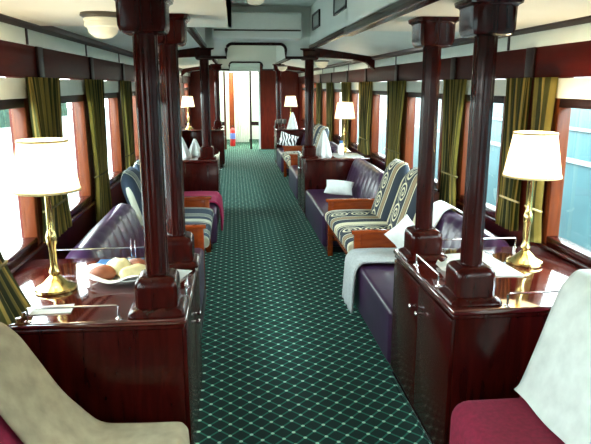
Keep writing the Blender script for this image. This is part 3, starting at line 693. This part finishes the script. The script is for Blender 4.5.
# ------------------------------------------------------------------ two seat settees in wooden frames
def settee(side, y0, y1, mat, label):
    s = 1 if side == 'right' else -1
    o_ = 0.04 if side == 'right' else 0.06
    P = lambda d, y, z: (SX(side, d + o_), y, z)
    B = lambda d0, d1: sorted((SX(side, d0 + o_), SX(side, d1 + o_)))
    t = thing('settee', (SX(side, 0.35), (y0 + y1) / 2, 0), label, 'settee', 'wooden framed two seat settees')
    for a, b in ((y0, y0 + 0.07), (y1 - 0.07, y1)):
        MB().box(*B(-0.02, 0.62), a, b, 0.545, 0.572, 0.006).build('arm_top', 'settee_wood', t)
        MB().box(*B(0.03, 0.60), a + 0.018, b - 0.018, 0.36, 0.545, 0.003).build('arm_panel', 'settee_wood', t)
        MB().box(*B(0.0, 0.05), a + 0.008, b - 0.008, 0.0, 0.545, 0.004).build('leg', 'settee_wood', t)
        MB().box(*B(0.56, 0.61), a + 0.008, b - 0.008, 0.0, 0.545, 0.004).build('leg', 'settee_wood', t)
        MB().box(*B(0.05, 0.58), a + 0.022, b - 0.022, 0.15, 0.18, 0.003).build('stretcher', 'settee_wood', t)
    MB().box(*B(0.012, 0.04), y0 + 0.06, y1 - 0.06, 0.27, 0.34, 0.004).build('front_rail', 'settee_wood', t)
    MB().box(*B(0.59, 0.62), y0 + 0.06, y1 - 0.06, 0.27, 0.34, 0.004).build('rear_rail', 'settee_wood', t)
    ym = (y0 + y1) / 2
    for a, b in ((y0 + 0.075, ym - 0.006), (ym + 0.006, y1 - 0.075)):
        w = b - a
        d0, d1 = -0.04, 0.52
        # seat cushion, rolled over at the front
        def ring_seat(q):
            y = a + w * q; e = min(q, 1 - q) * w
            k = 1 - 0.25 * max(0, 1 - e / 0.06) ** 2
            zc, hz = 0.405, 0.068 * k
            pts = []
            for i in range(28):
                an = 2 * PI * i / 28; c, sn = math.cos(an), math.sin(an)
                d = (d0 + d1) / 2 + (d1 - d0) / 2 * (1 - 0.03 * (1 - k)) * math.copysign(abs(c) ** 0.35, c)
                z = zc + hz * math.copysign(abs(sn) ** 0.6, sn)
                pts.append(P(d, y, z + 0.012 * math.cos(PI * (d - 0.24) / 0.9)))
            return pts
        MB().rings([ring_seat(i / 20) for i in range(21)]).build('seat_cushion', mat, t, uv=lambda co, a=a, w=w: ((co.y - a) / w, (co.x - SX(side, 0)) * s + (0.2 if co.z < 0.38 else 0)), sharp=70)
        # back cushion with rounded top corners, leaning outward
        L, th = 0.635, 0.058
        base = Vector((0.36, 0.40)); dirv = Vector((0.20, 0.61)).normalized(); nrm = Vector((dirv.y, -dirv.x))
        def back_pt(u, v, f):
            # v along the slope 0..1, u across -1..1, f = -1 front, +1 rear
            r = 0.20; hw = w / 2 - 0.015; yy = u * hw; ll = v * L
            over = max(0, ll - (L - r)) / r
            yy *= (1 - 0.42 * over ** 2.4)
            dome = (1 - u ** 6) * (1 - (2 * v - 1) ** 8)
            p = base + dirv * ll + nrm * (0.07 + f * (0.012 + th * dome))
            return P(min(p.x, 0.72), (a + b) / 2 + yy, p.y)
        m = MB()
        nu, nv = 16, 22
        for f in (-1, 1):
            g = [[m.bm.verts.new(back_pt(-1 + 2 * i / nu, j / nv, f)) for j in range(nv + 1)] for i in range(nu + 1)]
            for i in range(nu):
                for j in range(nv): m.bm.faces.new((g[i][j], g[i + 1][j], g[i + 1][j + 1], g[i][j + 1]))
            if f == -1: gf = g
        rim = lambda G: [G[i][0] for i in range(nu)] + [G[nu][j] for j in range(nv)] + [G[i][nv] for i in range(nu, 0, -1)] + [G[0][j] for j in range(nv, 0, -1)]
        ra, rb = rim(gf), rim(g)
        for i in range(len(ra)): m.bm.faces.new((ra[i], ra[(i + 1) % len(ra)], rb[(i + 1) % len(ra)], rb[i]))
        m.build('back_cushion', mat, t, uv=lambda co, a=a, w=w: ((co.y - a) / w, co.z * 1.09), sharp=75)
    return t
settee('right', 4.37, 5.74, 'tapestry', 'wooden two seat settee with navy and cream scroll tapestry cushions on the right')
settee('left', 4.68, 6.0, 'stripe_blue', 'wooden two seat settee with blue and cream striped cushions on the left')
settee('right', 9.62, 11.04, 'tapestry', 'far settee with pale patterned seat beyond the middle right cabinet')

# ------------------------------------------------------------------ pillows and throws
def pillow(c, w, h, th, rot, mat, label, group=None):
    n = 18; m = MB()
    def pt(u, v, f):
        e = (1 - abs(u) ** 2.5) * (1 - abs(v) ** 2.5)
        k = 1 - 0.10 * (1 - abs(u)) * abs(v) ** 3 ; k2 = 1 - 0.10 * (1 - abs(v)) * abs(u) ** 3
        return Vector((u * w / 2 * k2, f * (0.004 + th / 2 * max(e, 0) ** 0.6), v * h / 2 * k))
    gs = []
    for f in (-1, 1):
        g = [[m.bm.verts.new(pt(-1 + 2 * i / n, -1 + 2 * j / n, f)) for j in range(n + 1)] for i in range(n + 1)]; gs.append(g)
        for i in range(n):
            for j in range(n): m.bm.faces.new((g[i][j], g[i + 1][j], g[i + 1][j + 1], g[i][j + 1]))
    rim = lambda G: [G[i][0] for i in range(n)] + [G[n][j] for j in range(n)] + [G[i][n] for i in range(n, 0, -1)] + [G[0][j] for j in range(n, 0, -1)]
    ra, rb = rim(gs[0]), rim(gs[1])
    for i in range(len(ra)): m.bm.faces.new((ra[i], ra[(i + 1) % len(ra)], rb[(i + 1) % len(ra)], rb[i]))
    m.rot(Matrix.Translation(c) @ rot)
    return tag(m.build('pillow', mat, loc=c, sharp=180), label, 'pillow', group)
RX = lambda d: Matrix.Rotation(math.radians(d), 4, 'X'); RY = lambda d: Matrix.Rotation(math.radians(d), 4, 'Y'); RZ = lambda d: Matrix.Rotation(math.radians(d), 4, 'Z')
pillow((1.235, 4.17, 0.582), 0.24, 0.22, 0.09, RZ(6) @ RX(-26) @ RY(-36), 'linen', 'white pillow on the near right sofa, leaning on the settee arm')
pillow((1.17, 6.62, 0.530), 0.32, 0.23, 0.10, RZ(-8) @ RX(-60) @ RY(8), 'linen', 'white pillow on the purple sofa against the middle right cabinet')
pillow((1.06, 11.90, 0.59), 0.36, 0.28, 0.10, RX(-22) @ RY(20), 'zebra', 'black and white zebra pattern pillow on the farthest right sofa')

def drape(name, side, prof, y0, y1, mat, label, cat, thick=0.016, wav=0.008, seed=0, ny=30, fringe=0.0):
    # prof: (d, z) polyline from the back down over the front, swept along y
    rnd = random.Random(seed); ph = rnd.random() * 6
    P = [Vector(p) for p in prof]
    # resample with rounded corners
    Q = []
    for i in range(len(P) - 1):
        for k in range(8): Q.append(P[i].lerp(P[i + 1], k / 8))
    Q.append(P[-1])
    for _ in range(4): Q = [Q[0]] + [(Q[i - 1] + Q[i] * 2 + Q[i + 1]) / 4 for i in range(1, len(Q) - 1)] + [Q[-1]]
    n = len(Q) - 1
    def fn(u, v):
        i = min(int(round(v * n)), n); q = Q[i]
        w = wav * math.sin(u * 9 + ph + v * 3) * v
        return (SX(side, q.x - abs(w)), y0 + (y1 - y0) * u + 0.012 * math.sin(v * 7 + ph), q.y + 0.004 * math.sin(u * 14 + v * 9 + ph))
    m = MB().sheet(fn, ny, n, 0.0)
    th = thick
    bmesh.ops.recalc_face_normals(m.bm, faces=m.bm.faces)
    bmesh.ops.solidify(m.bm, geom=list(m.bm.faces), thickness=th)
    c = (SX(side, prof[0][0]), (y0 + y1) / 2, prof[-1][1])
    return tag(m.build(name, mat, loc=c, sharp=180), label, cat)
drape('throw_blanket', 'right', [(0.46, 0.426), (0.20, 0.426), (0.02, 0.426), (-0.022, 0.38), (-0.03, 0.23), (-0.035, 0.06)], 3.99, 4.345, 'throw', 'grey white throw draped over the far end of the near right sofa seat', 'throw')
drape('throw_blanket', 'right', [(0.725, 0.79), (0.655, 0.825), (0.585, 0.80), (0.525, 0.70), (0.48, 0.60)], 3.98, 4.25, 'linen', 'white cloth laid over the back of the near right sofa', 'throw', 0.010)
drape('throw_blanket', 'left', [(0.46, 0.428), (0.20, 0.428), (0.02, 0.428), (-0.022, 0.38), (-0.028, 0.26), (-0.03, 0.12)], 6.35, 7.0, 'magenta', 'magenta throw hanging over the front of the left sofa', 'throw', 0.02)

# ------------------------------------------------------------------ the two easy chairs nearest the camera
def easy_chair(side, y0, y1, label):
    s = 1 if side == 'right' else -1
    t = thing('easy_chair', (SX(side, 0.2), (y0 + y1) / 2, 0), label, 'chair', 'burgundy easy chairs nearest the camera')
    B = lambda d0, d1: sorted((SX(side, d0), SX(side, d1)))
    f = -0.06 if side == 'right' else 0.02
    zs = 0.485 if side == 'right' else 0.42
    MB().box(*B(f, 0.48), y0, y1, 0.16, zs, 0.075, 6).build('seat', 'velvet', t)
    prof = [(0.26, 0.20), (0.24, 0.44), (0.245, 0.52), (0.33, 0.78), (0.385, 0.94), (0.42, 0.985), (0.47, 0.99), (0.51, 0.96), (0.50, 0.80), (0.44, 0.45), (0.42, 0.20)]
    if side == 'left': prof = [(0.34, 0.20), (0.32, 0.38), (0.335, 0.415), (0.46, 0.555), (0.59, 0.775), (0.63, 0.835), (0.68, 0.855), (0.73, 0.835), (0.74, 0.74), (0.62, 0.40), (0.50, 0.20)]
    else: prof = [(d, z - 0.03 if z > 0.9 else z) for d, z in prof]
    rings = []
    for i in range(25):
        q = i / 24; e = min(q, 1 - q) * (y1 - y0); k = max(0, 1 - e / 0.07) ** 2
        rings.append([(SX(side, d), y0 + (y1 - y0) * q, z - (0.035 * k if z > 0.9 else 0)) for d, z in prof])
    MB().rings(rings).build('backrest', 'velvet', t, sharp=60)
    for d in (f + 0.06, 0.40):
        for y in (y0 + 0.06, y1 - 0.06):
            MB().square_loft([(0.018, 0.0), (0.026, 0.17)], SX(side, d), y, 16, 6).build('leg', 'mahogany', t)
    return t
easy_chair('right', 1.30, 2.06, 'burgundy velvet easy chair with a white backrest cover at the lower right')
easy_chair('left', 1.25, 2.06, 'easy chair under a beige cover at the lower left')
drape('chair_cover', 'right', [(0.47, 0.985), (0.412, 0.978), (0.362, 0.918), (0.312, 0.78), (0.225, 0.53), (0.205, 0.502)], 1.33, 2.045, 'cover_white', 'white fabric cover over the backrest of the right easy chair', 'chair cover', 0.012, 0.002)
drape('chair_cover', 'left', [(0.70, 0.88), (0.66, 0.875), (0.61, 0.845), (0.565, 0.795), (0.44, 0.575), (0.315, 0.445), (0.15, 0.44), (0.02, 0.44), (-0.005, 0.41), (-0.008, 0.32), (-0.012, 0.20)], 1.70, 2.05, 'cover_beige', 'beige fabric cover running down the back and seat of the left easy chair', 'chair cover', 0.012, 0.002)

# ------------------------------------------------------------------ outside
g = MB().box(-60, 60, -40, 80, -1.3, -1.2).build('ground', 'ballast'); struct(g)
tr = thing('railway_carriage', (5.2, 3, -1.2), 'teal carriage with pale roof band seen through the near right window', 'carriage')
MB().box(4.6, 7.0, -12, 24, -0.7, 1.45, 0.05).build('body', 'teal_body', tr)
MB().box(4.55, 7.0, -12, 24, 1.45, 1.80, 0.05).build('roof_band', 'pale_body', tr)
MB().box(4.57, 4.61, -12, 24, 0.62, 0.68).build('stripe', 'pale_body', tr)
MB().box(4.57, 4.61, -12, 24, 1.06, 1.10).build('stripe', 'pale_body', tr)
MB().box(4.9, 6.7, -11, 23, -1.2, -0.7).build('underframe', 'black', tr)
hd = MB().sheet(lambda u, v: (-16 - 0.8 * math.sin(u * 60), -20 + 80 * u, -1.2 + 2.0 * v + 0.25 * math.sin(u * 90) * v), 160, 6, 0.8).build('hedge', 'hedge')
tag(hd, 'low green hedge far outside the left windows', 'hedge')
